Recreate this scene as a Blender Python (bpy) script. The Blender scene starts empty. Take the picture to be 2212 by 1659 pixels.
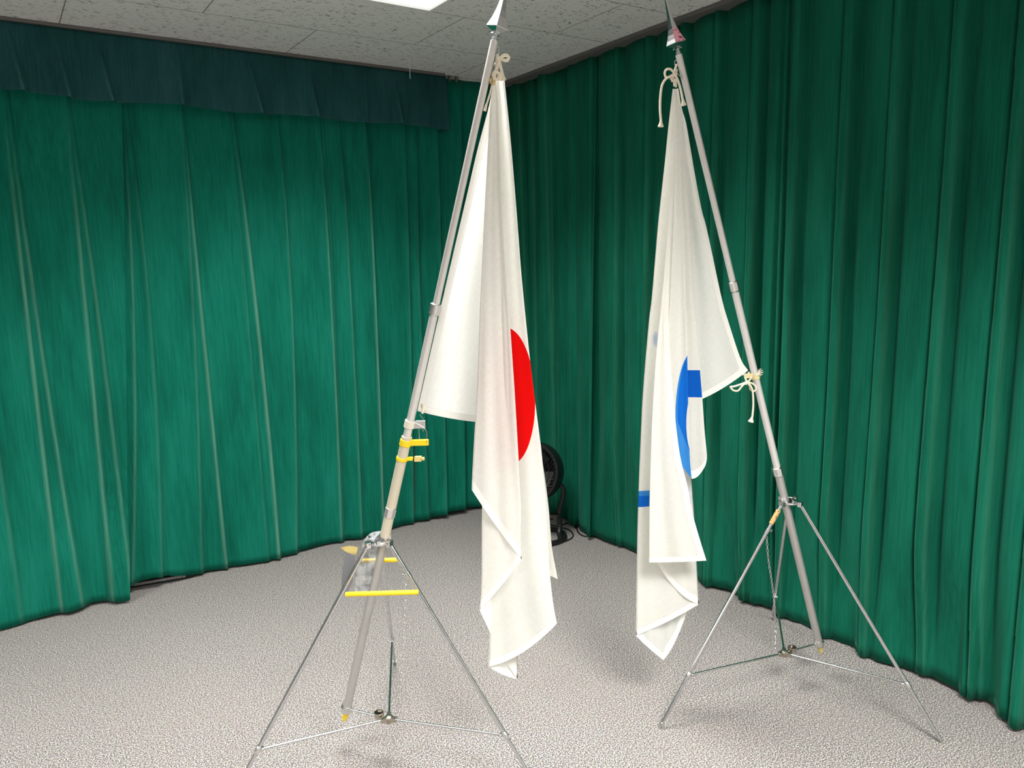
import bpy, bmesh, math, random
import numpy as np
from mathutils import Vector, Matrix
random.seed(4); rng = np.random.RandomState(7)

# ------------------------------------------------------------------ camera
CX, CY = 1106.0, 829.5
H_EYE = 1.48; CEIL = 2.445
F = math.sqrt(-((3588-CX)*(-17-CX) + (499-CY)*(585-CY)))
_x = np.array([3588-CX, 499-CY, F]); _x /= np.linalg.norm(_x)
_y = np.array([-17-CX, 585-CY, F]); _y -= _x*(_x@_y); _y /= np.linalg.norm(_y)
RW = np.stack([_x, _y, np.cross(_x, _y)])          # world = RW @ (right, down, forward)
C0 = np.array([0, 0, H_EYE])
cam_d = bpy.data.cameras.new('camera'); cam = bpy.data.objects.new('camera', cam_d)
bpy.context.scene.collection.objects.link(cam)
m = Matrix.Identity(4)
for i in range(3):
    m[i][0] = RW[i, 0]; m[i][1] = -RW[i, 1]; m[i][2] = -RW[i, 2]; m[i][3] = C0[i]
cam.matrix_world = m
cam_d.sensor_width = 36; cam_d.lens = F/2212*36; cam_d.clip_start = .05
bpy.context.scene.camera = cam

# ------------------------------------------------------------------ world, exposure
sc = bpy.context.scene
w = bpy.data.worlds.new('world'); sc.world = w; w.use_nodes = True
w.node_tree.nodes['Background'].inputs[0].default_value = (.9, .95, 1, 1)
w.node_tree.nodes['Background'].inputs[1].default_value = .05
sc.view_settings.view_transform = 'Standard'; sc.view_settings.look = 'None'
sc.view_settings.gamma = 1; sc.view_settings.use_curve_mapping = False
sc.view_settings.exposure = 0.17
LAMP = 1.6             # glow of each ceiling light's diffuser
LAMP_W = [40, 40, 85, 70, 60, 60]          # area light power; unseen lamps over and behind the camera raised as front fill
LAMP_SPREAD = 126.0  # beam narrowed to leave the tops of the walls dark
LIGHTS = [(1.08, 2.355), (-1.35, 2.355), (1.08, -.1), (-1.35, -.1), (1.08, -2.3), (-1.35, -2.3)]

# ------------------------------------------------------------------ photo measurement helpers
def ray(px, py): return RW @ np.array([px-CX, py-CY, F])
def onz(px, py, z=0.): d = ray(px, py); return C0 + d*((z-H_EYE)/d[2])
def onx(px, py, x): d = ray(px, py); return C0 + d*(x/d[0])
def ony(px, py, y): d = ray(px, py); return C0 + d*(y/d[1])
FH = RW[:, 2].copy(); FH[2] = 0; FH /= np.linalg.norm(FH)
RH = np.array([FH[1], -FH[0], 0])
def at(px, py, D): d = ray(px, py); return C0 + d*(D/(d @ FH))
def dist(P): return float((np.array(P)-C0) @ FH)

# ------------------------------------------------------------------ object helpers
COL = sc.collection
def link(o, parent=None):
    COL.objects.link(o)
    if parent: o.parent = parent
    return o
def empty(name, loc, label=None, cat=None, group=None):
    o = bpy.data.objects.new(name, None); link(o); o.location = tuple(loc); o.empty_display_size = .1
    tag(o, label, cat, group); return o
def tag(o, label=None, cat=None, group=None, kind=None):
    if label: o['label'] = label
    if cat: o['category'] = cat
    if group: o['group'] = group
    if kind: o['kind'] = kind
    return o
def root_loc(o):
    v = Vector((0, 0, 0))
    while o: v += o.location; o = o.parent
    return v
class MB:
    def __init__(s): s.v = []; s.f = []; s.mi = []; s.sm = True
    def add(s, vs, fs, mi=0):
        n = len(s.v); s.v += [tuple(float(c) for c in p) for p in vs]
        s.f += [tuple(i+n for i in f) for f in fs]; s.mi += [mi]*len(fs); return s
    def tube(s, pts, r, seg=12, mi=0, closed=False, caps=True):
        P = [np.array(p, float) for p in pts]; n = len(P)
        rr = [r]*n if np.isscalar(r) else list(r)
        vs = []; fs = []; up = None
        for i in range(n):
            a = P[(i-1) % n] if (closed or i > 0) else P[i]; b = P[(i+1) % n] if (closed or i < n-1) else P[i]
            t = b-a; L = np.linalg.norm(t); t = t/(L if L > 1e-9 else 1)
            if up is None:
                up = np.cross(t, [0, 0, 1.]); 
                if np.linalg.norm(up) < .1: up = np.cross(t, [1., 0, 0])
            up = up - t*(up@t); up /= np.linalg.norm(up); q = np.cross(t, up)
            for k in range(seg):
                A = 2*math.pi*k/seg; vs.append(P[i]+rr[i]*(math.cos(A)*up+math.sin(A)*q))
        m = n if closed else n-1
        for i in range(m):
            for k in range(seg):
                a = i*seg+k; b = i*seg+(k+1) % seg; j = ((i+1) % n)*seg
                fs.append((a, b, j+(k+1) % seg, j+k))
        if not closed and caps:
            fs.append(tuple(range(seg))[::-1]); fs.append(tuple((n-1)*seg+k for k in range(seg)))
        return s.add(vs, fs, mi)
    def lathe(s, o, ax, prof, seg=24, mi=0, up=None):        # prof: (along, radius)
        o = np.array(o, float); ax = np.array(ax, float); ax /= np.linalg.norm(ax)
        u = np.cross(ax, [0, 0, 1.]) if up is None else np.array(up, float)
        if np.linalg.norm(u) < .05: u = np.array([1., 0, 0])
        u = u-ax*(u@ax); u /= np.linalg.norm(u); q = np.cross(ax, u)
        vs = []; fs = []; n = len(prof)
        for (h, r) in prof:
            for k in range(seg):
                A = 2*math.pi*k/seg; vs.append(o+ax*h+max(r, 1e-5)*(math.cos(A)*u+math.sin(A)*q))
        for i in range(n-1):
            for k in range(seg):
                a = i*seg+k; b = i*seg+(k+1) % seg
                fs.append((a, b, b+seg, a+seg))
        fs.append(tuple(range(seg))[::-1]); fs.append(tuple((n-1)*seg+k for k in range(seg)))
        return s.add(vs, fs, mi)
    def box(s, c, size, ax=None, mi=0):
        c = np.array(c, float); h = np.array(size)/2.
        A = np.eye(3) if ax is None else np.array(ax)
        vs = [c+A.T@(h*np.array([i, j, k])) for i in (-1, 1) for j in (-1, 1) for k in (-1, 1)]
        fs = [(0, 1, 3, 2), (4, 6, 7, 5), (0, 4, 5, 1), (2, 3, 7, 6), (0, 2, 6, 4), (1, 5, 7, 3)]
        return s.add(vs, fs, mi)
    def torus(s, c, n, R, r, seg=24, sg=8, mi=0, sx=1., u=None):
        n = np.array(n, float); n /= np.linalg.norm(n)
        if u is None: u = np.cross(n, [0, 0, 1.]); u = np.array([1., 0, 0]) if np.linalg.norm(u) < .1 else u
        u = np.array(u, float); u -= n*(u@n); u /= np.linalg.norm(u); q = np.cross(n, u)
        P = [np.array(c)+R*(sx*math.cos(a)*u+math.sin(a)*q) for a in np.linspace(0, 2*math.pi, seg, endpoint=False)]
        return s.tube(P, r, sg, mi, closed=True)
    def build(s, name, mats, parent=None, smooth=True, bevel=0):
        me = bpy.data.meshes.new(name); off = np.array(root_loc(parent)) if parent else np.zeros(3)
        me.from_pydata([tuple(np.array(v)-off) for v in s.v], [], s.f); 
        for mm in (mats if isinstance(mats, (list, tuple)) else [mats]): me.materials.append(mm)
        for p, i in zip(me.polygons, s.mi): p.material_index = i; p.use_smooth = smooth
        bm = bmesh.new(); bm.from_mesh(me); bmesh.ops.recalc_face_normals(bm, faces=bm.faces)
        if smooth:
            for e in bm.edges:
                if len(e.link_faces) == 2 and e.calc_face_angle(0) > math.radians(40): e.smooth = False
        bm.to_mesh(me); bm.free()
        o = bpy.data.objects.new(name, me); link(o, parent)
        if bevel:
            b = o.modifiers.new('bevel', 'BEVEL'); b.width = bevel; b.segments = 2
        return o
def crom(P, n=8):
    P = [np.array(p, float) for p in P]; Q = [2*P[0]-P[1]]+P+[2*P[-1]-P[-2]]; out = []
    for i in range(1, len(Q)-2):
        for k in range(n):
            t = k/n; a, b, c, d = Q[i-1:i+3]
            out.append(.5*((2*b)+(-a+c)*t+(2*a-5*b+4*c-d)*t*t+(-a+3*b-3*c+d)*t**3))
    return out+[P[-1]]

# ------------------------------------------------------------------ materials
def mat(name, col=(.8, .8, .8), rough=.5, metal=0., **kw):
    m = bpy.data.materials.new(name); m.use_nodes = True; b = m.node_tree.nodes['Principled BSDF']
    b.inputs['Base Color'].default_value = (*col, 1); b.inputs['Roughness'].default_value = rough
    b.inputs['Metallic'].default_value = metal
    for k, v in kw.items(): b.inputs[k].default_value = v
    return m
class NT:
    def __init__(s, m): s.t = m.node_tree; s.b = s.t.nodes['Principled BSDF']
    def n(s, typ, ins=None, **kw):
        x = s.t.nodes.new(typ)
        for k, v in kw.items(): setattr(x, k, v)
        for k, v in (ins or {}).items():
            if isinstance(v, bpy.types.NodeSocket): s.t.links.new(v, x.inputs[k])
            else: x.inputs[k].default_value = v
        return x
    def math(s, op, a, b=0., c=None):
        i = {0: a, 1: b}
        if c is not None: i[2] = c
        return s.n('ShaderNodeMath', i, operation=op).outputs[0]
    def mix(s, fac, a, b):
        x = s.n('ShaderNodeMix', data_type='RGBA')
        for k, v in ((0, fac), (6, a), (7, b)):
            if isinstance(v, bpy.types.NodeSocket): s.t.links.new(v, x.inputs[k])
            else: x.inputs[k].default_value = v
        return x.outputs[2]
    def ramp(s, fac, stops):
        r = s.n('ShaderNodeValToRGB', {0: fac}); e = r.color_ramp.elements
        while len(e) < len(stops): e.new(.5)
        for k, (p, c) in zip(e, stops): k.position = p; k.color = c if len(c) == 4 else (*c, 1)
        return r.outputs[0]
    def link(s, a, b): s.t.links.new(a, b)

def noisy_metal(name, col, rough, scale=60, metal=1.):
    m = mat(name, col, rough, metal); t = NT(m); tc = t.n('ShaderNodeTexCoord').outputs['Object']
    nz = t.n('ShaderNodeTexNoise', {'Vector': tc, 'Scale': scale, 'Detail': 3.}).outputs[0]
    t.link(t.math('MULTIPLY_ADD', nz, .2, rough-.1), t.b.inputs['Roughness']); return m
M_alu = noisy_metal('satin_aluminium', (.74, .72, .70), .38, metal=.4)
M_alu2 = noisy_metal('worn_beige_sleeve', (.66, .60, .47), .5, metal=.2)
M_alu3 = noisy_metal('dull_aluminium', (.50, .485, .47), .42, metal=.6)
M_chrome = noisy_metal('chrome', (.66, .66, .67), .2)
M_collar = noisy_metal('bright_collar', (.72, .71, .70), .3)
M_brass = mat('brass', (.62, .47, .2), .3, 1.)
M_steel = mat('steel', (.6, .6, .6), .3, 1.)
M_black = mat('black_plastic', (.006, .006, .007), .45)
M_yellow = mat('yellow_plastic', (.92, .66, .01), .45)
M_tip = mat('yellowed_rubber', (.75, .6, .22), .6)
M_cream = mat('cream_strap', (.78, .74, .62), .7)
M_strap = mat('tan_strap', (.78, .66, .36), .6)
M_white_plate = mat('white_plate', (.85, .85, .85), .4)
M_tape = mat('tan_paper_tape', (.55, .33, .12), .7)
M_pink = mat('pink_reflection', (.9, .35, .45), .3)  # pink reflection painted onto one face of a finial
M_wood = mat('dark_gap_rail', (.03, .028, .027), .5)
_t = NT(M_tape); _c = _t.n('ShaderNodeTexCoord').outputs['Object']
_n = _t.n('ShaderNodeTexNoise', {'Vector': _c, 'Scale': 160., 'Detail': 2.}).outputs[0]
_t.link(_t.ramp(_n, [(.36, (.16, .08, .03)), (.46, (.58, .36, .14))]), _t.b.inputs['Base Color'])
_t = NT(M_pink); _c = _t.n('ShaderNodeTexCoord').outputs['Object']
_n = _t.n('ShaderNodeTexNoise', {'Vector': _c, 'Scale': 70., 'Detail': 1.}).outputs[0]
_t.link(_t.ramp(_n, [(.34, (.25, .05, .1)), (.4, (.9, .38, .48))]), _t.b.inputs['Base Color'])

def rope_mat():
    m = mat('cotton_rope', (.84, .77, .62), .9); t = NT(m); tc = t.n('ShaderNodeTexCoord').outputs['Object']
    wv = t.n('ShaderNodeTexNoise', {'Vector': tc, 'Scale': 500., 'Detail': 2.}).outputs[0]
    t.link(t.n('ShaderNodeBump', {'Height': wv, 'Strength': .5, 'Distance': .001}).outputs[0], t.b.inputs['Normal']); return m
M_rope = rope_mat()

def carpet():
    m = mat('carpet', (.4, .38, .37), 1.); t = NT(m); tc = t.n('ShaderNodeTexCoord').outputs['Object']
    n1 = t.n('ShaderNodeTexNoise', {'Vector': tc, 'Scale': 240., 'Detail': 2., 'Roughness': .6}).outputs[0]
    n2 = t.n('ShaderNodeTexNoise', {'Vector': tc, 'Scale': 110., 'Detail': 3.}).outputs['Color']
    n3 = t.n('ShaderNodeTexNoise', {'Vector': tc, 'Scale': 2.2, 'Detail': 3.}).outputs[0]
    c = t.ramp(n1, [(.38, (.03, .028, .027)), (.5, (.16, .147, .141)), (.62, (.56, .525, .50))])
    hue = t.n('ShaderNodeHueSaturation', {'Color': n2, 'Saturation': .55, 'Value': 1.}).outputs[0]
    c2 = t.n('ShaderNodeMix', data_type='RGBA', blend_type='OVERLAY'); t.link(c, c2.inputs[6]); t.link(hue, c2.inputs[7]); c2.inputs[0].default_value = .45
    c3 = t.mix(t.math('MULTIPLY_ADD', n3, .5, -.12), c2.outputs[2], (.245, .215, .196, 1))
    t.link(c3, t.b.inputs['Base Color'])
    t.link(t.n('ShaderNodeBump', {'Height': n1, 'Strength': .5, 'Distance': .0025}).outputs[0], t.b.inputs['Normal'])
    t.b.inputs['Sheen Weight'].default_value = .2
    return m
M_carpet = carpet()

def ceiling_mat():
    m = mat('fissured_ceiling_tile', (.62, .6, .585), .95); t = NT(m); tc = t.n('ShaderNodeTexCoord').outputs['Object']
    mp = t.n('ShaderNodeMapping', {'Vector': tc}); mp.inputs['Location'].default_value = (-.33+.91*4, -2.812+.448*12, 0)
    br = t.n('ShaderNodeTexBrick', {'Vector': mp.outputs[0], 'Scale': 1., 'Mortar Size': .0022, 'Mortar Smooth': .1, 'Brick Width': .91, 'Row Height': .448,
              'Color1': (.80, .775, .765, 1), 'Color2': (.77, .75, .745, 1), 'Mortar': (.20, .19, .18, 1)}, offset=.5, offset_frequency=2)
    ms = t.n('ShaderNodeMapping', {'Vector': tc}); ms.inputs['Scale'].default_value = (52, 190, 1)
    n = t.n('ShaderNodeTexNoise', {'Vector': ms.outputs[0], 'Scale': 1., 'Detail': 2., 'Distortion': .6}).outputs[0]
    n0 = t.n('ShaderNodeTexNoise', {'Vector': tc, 'Scale': 22., 'Detail': 1.}).outputs[0]
    v = t.math('MULTIPLY_ADD', n0, -.16, t.math('ADD', n, .08))
    k = t.ramp(v, [(.345, (1, 1, 1)), (.362, (0, 0, 0))])
    ms2 = t.n('ShaderNodeMapping', {'Vector': tc}); ms2.inputs['Scale'].default_value = (160, 300, 1)
    n4 = t.n('ShaderNodeTexNoise', {'Vector': ms2.outputs[0], 'Scale': 1., 'Detail': 1.}).outputs[0]
    k2 = t.ramp(n4, [(.22, (1, 1, 1)), (.25, (0, 0, 0))])
    kk = t.math('MAXIMUM', k, k2)
    c = t.mix(kk, br.outputs[0], (.10, .095, .09, 1)); t.link(c, t.b.inputs['Base Color'])
    t.link(t.n('ShaderNodeBump', {'Height': t.math('SUBTRACT', 1., kk), 'Strength': .5, 'Distance': .003}).outputs[0], t.b.inputs['Normal'])
    return m
M_ceil = ceiling_mat()
M_wall = mat('painted_wall', (.72, .71, .68), .9)
M_wall2 = mat('grey_wall', (.34, .34, .33), .9)
M_trim = mat('painted_rail', (.13, .12, .115), .5)

def velvet(name, base, sheenc, along):
    m = mat(name, base, .85); t = NT(m); tc = t.n('ShaderNodeTexCoord').outputs['Object']
    sc_ = (140, 140, 5)
    mp = t.n('ShaderNodeMapping', {'Vector': tc}); mp.inputs['Scale'].default_value = sc_
    st = t.n('ShaderNodeTexNoise', {'Vector': mp.outputs[0], 'Scale': 1., 'Detail': 4.}).outputs[0]
    mp2 = t.n('ShaderNodeMapping', {'Vector': tc}); mp2.inputs['Scale'].default_value = (7, 7, 1.6)
    bl = t.n('ShaderNodeTexNoise', {'Vector': mp2.outputs[0], 'Scale': 1., 'Detail': 4., 'Roughness': .6}).outputs[0]
    fi = t.n('ShaderNodeTexNoise', {'Vector': tc, 'Scale': 420., 'Detail': 2.}).outputs[0]
    v = t.math('ADD', t.math('MULTIPLY', st, .45), t.math('ADD', t.math('MULTIPLY', bl, .75), t.math('MULTIPLY', fi, .2)))
    d = tuple(c*.62 for c in base); l = (base[0]*1.6+.004, base[1]*1.3, base[2]*1.38)
    c = t.ramp(v, [(.48, d), (.70, base), (.92, l)])
    wa = t.n('ShaderNodeAttribute', attribute_name='fold_sheen').outputs['Fac']  # pale sheen along the fold ridges, mixed into the base colour
    wf = t.math('MULTIPLY', wa, t.math('ADD', t.math('MULTIPLY', st, .9), .25))
    c = t.mix(wf, c, (*sheenc, 1)); t.link(c, t.b.inputs['Base Color'])
    t.b.inputs['Sheen Weight'].default_value = .16; t.b.inputs['Sheen Roughness'].default_value = .4
    t.b.inputs['Sheen Tint'].default_value = (.25, .8, .6, 1); t.b.inputs['Specular IOR Level'].default_value = .1
    t.link(t.n('ShaderNodeBump', {'Height': t.math('ADD', st, fi), 'Strength': .12, 'Distance': .002}).outputs[0], t.b.inputs['Normal'])
    return m
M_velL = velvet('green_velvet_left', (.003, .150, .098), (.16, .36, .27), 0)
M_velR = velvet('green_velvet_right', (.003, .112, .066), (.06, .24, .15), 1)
M_val = velvet('green_velvet_valance', (.014, .072, .075), (.07, .20, .20), 0)

# ------------------------------------------------------------------ the setting
XW, YW = 2.62, 3.86           # wall planes behind the curtains
X0, Y0 = -3.2, -3.6
def slab(name, lo, hi, mt):
    b = MB(); c = (np.array(lo)+np.array(hi))/2; b.box(c, np.array(hi)-np.array(lo)); o = b.build(name, mt, smooth=False); tag(o, kind='structure'); return o
slab('floor', (X0-.1, Y0-.1, -.1), (XW+.1, YW+.1, 0), M_carpet)
slab('wall_left', (X0-.1, YW, 0), (XW+.1, YW+.1, CEIL), M_wall)
slab('wall_right', (XW, Y0-.1, 0), (XW+.1, YW, CEIL), M_wall)
slab('wall_behind', (X0, Y0-.1, 0), (XW, Y0, CEIL), M_wall2)
slab('wall_far_left', (X0-.1, Y0, 0), (X0, YW, CEIL), M_wall2)
# ceiling with real openings for the recessed lights
LW, LD = .46, .455
def ceiling():
    xs = sorted({X0-.1, XW+.1} | {x+s*LW for x, _ in LIGHTS for s in (-1, 1)})
    ys = sorted({Y0-.1, YW+.1} | {y+s*LD for _, y in LIGHTS for s in (-1, 1)})
    b = MB()
    for i in range(len(xs)-1):
        for j in range(len(ys)-1):
            cx, cy = (xs[i]+xs[i+1])/2, (ys[j]+ys[j+1])/2
            if any(abs(cx-x) < LW and abs(cy-y) < LD for x, y in LIGHTS): continue
            b.box((cx, cy, CEIL+.04), (xs[i+1]-xs[i], ys[j+1]-ys[j], .08))
    o = b.build('ceiling', M_ceil, smooth=False); tag(o, kind='structure')
ceiling()
M_frame = mat('light_frame', (.8, .8, .78), .4)
M_diff = bpy.data.materials.new('lit_diffuser'); M_diff.use_nodes = True
_nt = M_diff.node_tree; _nt.nodes.clear(); _e = _nt.nodes.new('ShaderNodeEmission'); _o = _nt.nodes.new('ShaderNodeOutputMaterial')
_e.inputs[0].default_value = (1, .985, .95, 1); _e.inputs[1].default_value = LAMP; _nt.links.new(_e.outputs[0], _o.inputs[0])
lab = ['bright square recessed ceiling light cut by the top edge of the photo', 'recessed ceiling light level with the bright one, beyond the left edge', 'unseen recessed ceiling light straight over the camera, right row', 'unseen recessed ceiling light in the left row beside the camera', 'last unseen recessed ceiling light of the right row by the rear wall', 'last unseen recessed ceiling light of the left row by the rear wall']
for k, (x, y) in enumerate(LIGHTS):
    e = empty('ceiling_light', (x, y, CEIL), lab[k], 'ceiling light', None if k == 0 else 'ceiling lights out of view')
    b = MB()
    for s in (-1, 1):
        b.box((x+s*(LW-.006), y, CEIL+.012), (.012, 2*LD, .03)); b.box((x, y+s*(LD-.006), CEIL+.012), (2*LW-.024, .012, .03))
    b.build('light_frame', M_frame, e, smooth=False)
    b = MB(); b.box((x, y, CEIL+.012), (2*LW-.024, 2*LD-.024, .012)); b.build('diffuser', M_diff, e, smooth=False)
    ld = bpy.data.lights.new('tube_light', 'AREA'); ld.shape = 'RECTANGLE'; ld.size = 2*LW-.06; ld.size_y = 2*LD-.06
    ld.energy = LAMP_W[k]; ld.spread = math.radians(LAMP_SPREAD); ld.color = (1, .985, .95)
    lo = bpy.data.objects.new('tube_light', ld); link(lo, e); lo.location = (0, 0, .003)
# ceiling rails the curtains hang from
def rail(name, lo, hi):
    b = MB(); b.box((np.array(lo)+np.array(hi))/2, np.array(hi)-np.array(lo)); o = b.build(name, M_trim, smooth=False, bevel=.003); tag(o, kind='structure')
rail('trim_1', (2.450, Y0, CEIL-.016), (2.535, 3.70, CEIL))
rail('trim_2', (X0, 3.665, CEIL-.012), (2.08, 3.69, CEIL))

# ------------------------------------------------------------------ curtains
def fline(pts, wall, plane):
    q = [onx(px, py, plane) if wall == 'R' else ony(px, py, plane) for px, py in pts]
    k = 1 if wall == 'R' else 0
    z = np.array([p[2] for p in q]); s = np.array([p[k] for p in q]); o = np.argsort(z)
    z, s = z[o], s[o]
    if len(z) > 3:                          # real folds run smoothly: fit a gentle curve
        c = np.polyfit(z, s, 2); z = np.linspace(z[0], z[-1], 12); s = np.polyval(c, z)
    def f(zz):
        r = np.interp(zz, z, s)
        if len(z) > 1:                      # extend the end slopes
            a = (s[1]-s[0])/(z[1]-z[0]); b = (s[-1]-s[-2])/(z[-1]-z[-2])
            r = np.where(zz < z[0], s[0]+a*(zz-z[0]), r); r = np.where(zz > z[-1], s[-1]+.6*b*(zz-z[-1]), r)
        return r
    return f
def hemline(pts, wall, plane):
    """where the hem stands on the carpet, as (place along the wall, distance off the wall)"""
    q = [onz(px, py, .012) for px, py in pts]; k = 1 if wall == 'R' else 0
    a = np.array([p[k] for p in q]); h = plane-np.array([p[1-k] for p in q]); o = np.argsort(a); a, h = a[o], h[o]
    return lambda s: np.interp(s, a, h)
def sst(a, b, x): t = np.clip((x-a)/(b-a), 0, 1); return t*t*(3-2*t)

def sheet(name, wall, plane, sfun0, sfun1, zbot, ztop, hfun, mt, parent=None, ns=420, nz=70, thick=.004):
    """a hanging cloth; s runs along the wall between two lines, hfun gives how far it stands off the wall"""
    zt = np.linspace(0, 1, nz)**.9; me = bpy.data.meshes.new(name)
    u = np.linspace(0, 1, ns); V = []; W = []
    for j in range(nz):
        z_ = ztop+(0-ztop)*zt[j]
        s0 = float(sfun0(z_)); s1 = float(sfun1(z_)); s = s0+(s1-s0)*u
        h, wr = hfun(s, np.full_like(s, z_))
        zb = zbot(s) if callable(zbot) else zbot
        z = ztop+(zb-ztop)*zt[j]
        if wall == 'R': P = np.stack([plane-h, s, z+0*s], 1)
        else: P = np.stack([s, plane-h, z+0*s], 1)
        V.append(P); W.append(wr)
    V = np.concatenate(V); W = np.concatenate(W)
    off = np.array(root_loc(parent)) if parent else np.zeros(3)
    fs = [(j*ns+i, j*ns+i+1, (j+1)*ns+i+1, (j+1)*ns+i) for j in range(nz-1) for i in range(ns-1)]
    me.from_pydata([tuple(p-off) for p in V], [], fs)
    for p in me.polygons: p.use_smooth = True
    a = me.attributes.new('fold_sheen', 'FLOAT', 'POINT'); a.data.foreach_set('value', W.astype(np.float32))
    me.materials.append(mt); o = bpy.data.objects.new(name, me); link(o, parent)
    sd = o.modifiers.new('cloth', 'SOLIDIFY'); sd.thickness = thick; sd.offset = 0
    return o

# --- right wall: edge of every pleat measured at two heights
RP = 2.53; LP0 = 3.77
def rl(x500, x640): return fline([(x500, 500), (x640, 640)], 'R', RP)
def vert(px, py): s = onx(px, py, RP)[1]; return lambda z: s+0*z
R_edges = [vert(2560, 570), vert(2400, 570), vert(2289, 570), vert(2174, 570), vert(2040, 570), vert(1918.5, 570), vert(1815.5, 570), vert(1712, 570), vert(1686, 570),
           vert(1628, 570), vert(1547, 570), vert(1478, 570), vert(1404, 570), vert(1339, 570), vert(1285, 570), vert(1237, 570)]
R_deep = [1, 1, 1, 1, 1, 1, .9, .9, .35, 1, .8, .9, .8, .8, .7, .6]
R_tube = [.03, .03, .03, .028, .03, .022, .03, .026, .01, .026, .02, .02, .02, .02, .015, .012]
R_hem = hemline([(1282, 1160), (1332, 1177), (1374, 1190), (1440, 1222), (1508, 1240), (1521, 1266), (1560, 1272), (1594, 1274), (1599, 1297), (1622, 1307), (1666, 1305), (1681, 1331), (1715, 1340), (1752, 1342),
                 (1778, 1373), (1853, 1390), (1856, 1411), (1895, 1428), (1938, 1436), (1978, 1439), (2004, 1461), (2075, 1478), (2078, 1504), (2101, 1513), (2123, 1500), (2180, 1530), (2186, 1552), (2212, 1566)], 'R', RP)
L_hem = hemline([(-60, 1372), (0, 1360), (30, 1352), (65, 1340), (130, 1325), (150, 1328), (175, 1318), (200, 1303), (230, 1299), (252, 1304), (275, 1300)], 'L', LP0)
def right_h(s, z):
    E = np.array([float(e(0.)) for e in R_edges])       # descending in s with increasing image x; s grows to the corner
    h = np.zeros_like(s); wr = np.zeros_like(s)
    order = np.argsort(E); Es = E[order]; dp = np.array(R_deep)[order]; tb = np.array(R_tube)[order]
    amp = .62+.38*np.clip((2.4-z)/2.4, 0, 1)
    wob = .006*np.sin(z*2.1+s*3)*(2.4-z)/2.4
    s2 = s+wob
    idx = np.searchsorted(Es, s2)                        # the edge just above (toward the corner = to the left in the view)
    idxc = np.clip(idx, 0, len(Es)-1); lo = np.clip(idx-1, 0, len(Es)-1)
    e = Es[idxc]; L = np.where(idx > 0, e-Es[lo], .14); L = np.clip(L, .02, 1)
    p = e-s2                                             # distance to the right of the pleat's left edge
    d = dp[idxc]; tw = tb[idxc]
    nxt = dp[lo]
    tube = .058*d*np.sqrt(np.clip(1-np.clip((p-tw*.45)/(tw*1.05), -1, 1)**4, 0, 1))*sst(tw*1.55, tw*.9, p)
    tube = .074*d*(1-sst(tw*.85, tw*1.5, p))*(.9+.1*np.sin(np.clip(p/tw, 0, 1)*math.pi))
    q = np.clip((p-tw*1.2)/np.maximum(L-tw*1.2, .01), 0, 1)
    panel = .052*d*np.sin(q*math.pi*.62)**1.3*(1-.65*sst(.86, 1., q))
    h = np.maximum(tube, 0)+panel*(q > 0)
    h += .010*np.sin(s*31+1.3*np.sin(z*1.2))*np.clip(q*4, 0, 1)*.5
    # sheen highlights on the pleat's edges, painted into the colour
    wr = .8*np.exp(-((p-.003)/.004)**2)*d+.65*np.exp(-((p-tw*.95)/.0035)**2)*d*(tw > .018)
    wr *= (.2+.8*sst(2.3, 1.4, z))*.6
    h = h-.016*d*np.exp(-((p-tw*1.7)/(.012))**2)
    h = h*amp+.004*np.sin(z*3+s*9)*(2.4-z)/2.4
    b = .75*sst(.55, .0, z)*sst(.98, 1.03, s)*(1-sst(3.0, 3.08, s)); h = h*(1-b)+np.clip(R_hem(s), -.02, .12)*b
    return h, np.clip(wr, 0, 1)
gap = vert(1237, 570)
e = empty('curtain', (RP, .8, 0), 'long green velvet curtain with sharp pleats along the right wall', 'curtain', None)
sheet('curtain_cloth', 'R', RP, vert(2750, 570), vert(1240, 570), lambda s: .012+.006*np.sin(s*7), CEIL-.001, right_h, M_velR, e, ns=1300, nz=46)
def corner_h(s, z):
    E = [onx(1183, 570, RP)[1], onx(1150, 570, RP)[1], onx(1128, 570, RP)[1]]
    h = .02+.018*np.sin(s*24+.7*z)+.02*np.sin(s*51+2+.3*z)*(.5+.5*(2.4-z)/2.4); wr = np.zeros_like(s)
    for k in E: h += .02*np.exp(-((s-k)/.02)**2); wr = np.maximum(wr, .45*np.exp(-((s-k+.015)/.004)**2))
    for k, c in ((3.02, .3), (3.35, .25)): wr = np.maximum(wr, c*np.exp(-((s-k-.02*(2.4-z))/.006)**2))
    h += .028*sst(3.12, 2.98, s)+.05*np.exp(-((s-2.99)/.03)**2)*(2.4-z)/2.4
    return h, wr
e = empty('curtain', (RP+.02, 3.3, 0), 'dark green velvet curtain filling the corner behind the black fan', 'curtain', None)
sheet('curtain_cloth', 'R', RP+.025, lambda z: 2.96, lambda z: 3.83, .02, CEIL-.001, corner_h, M_velR, e, ns=320, nz=40)

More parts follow.
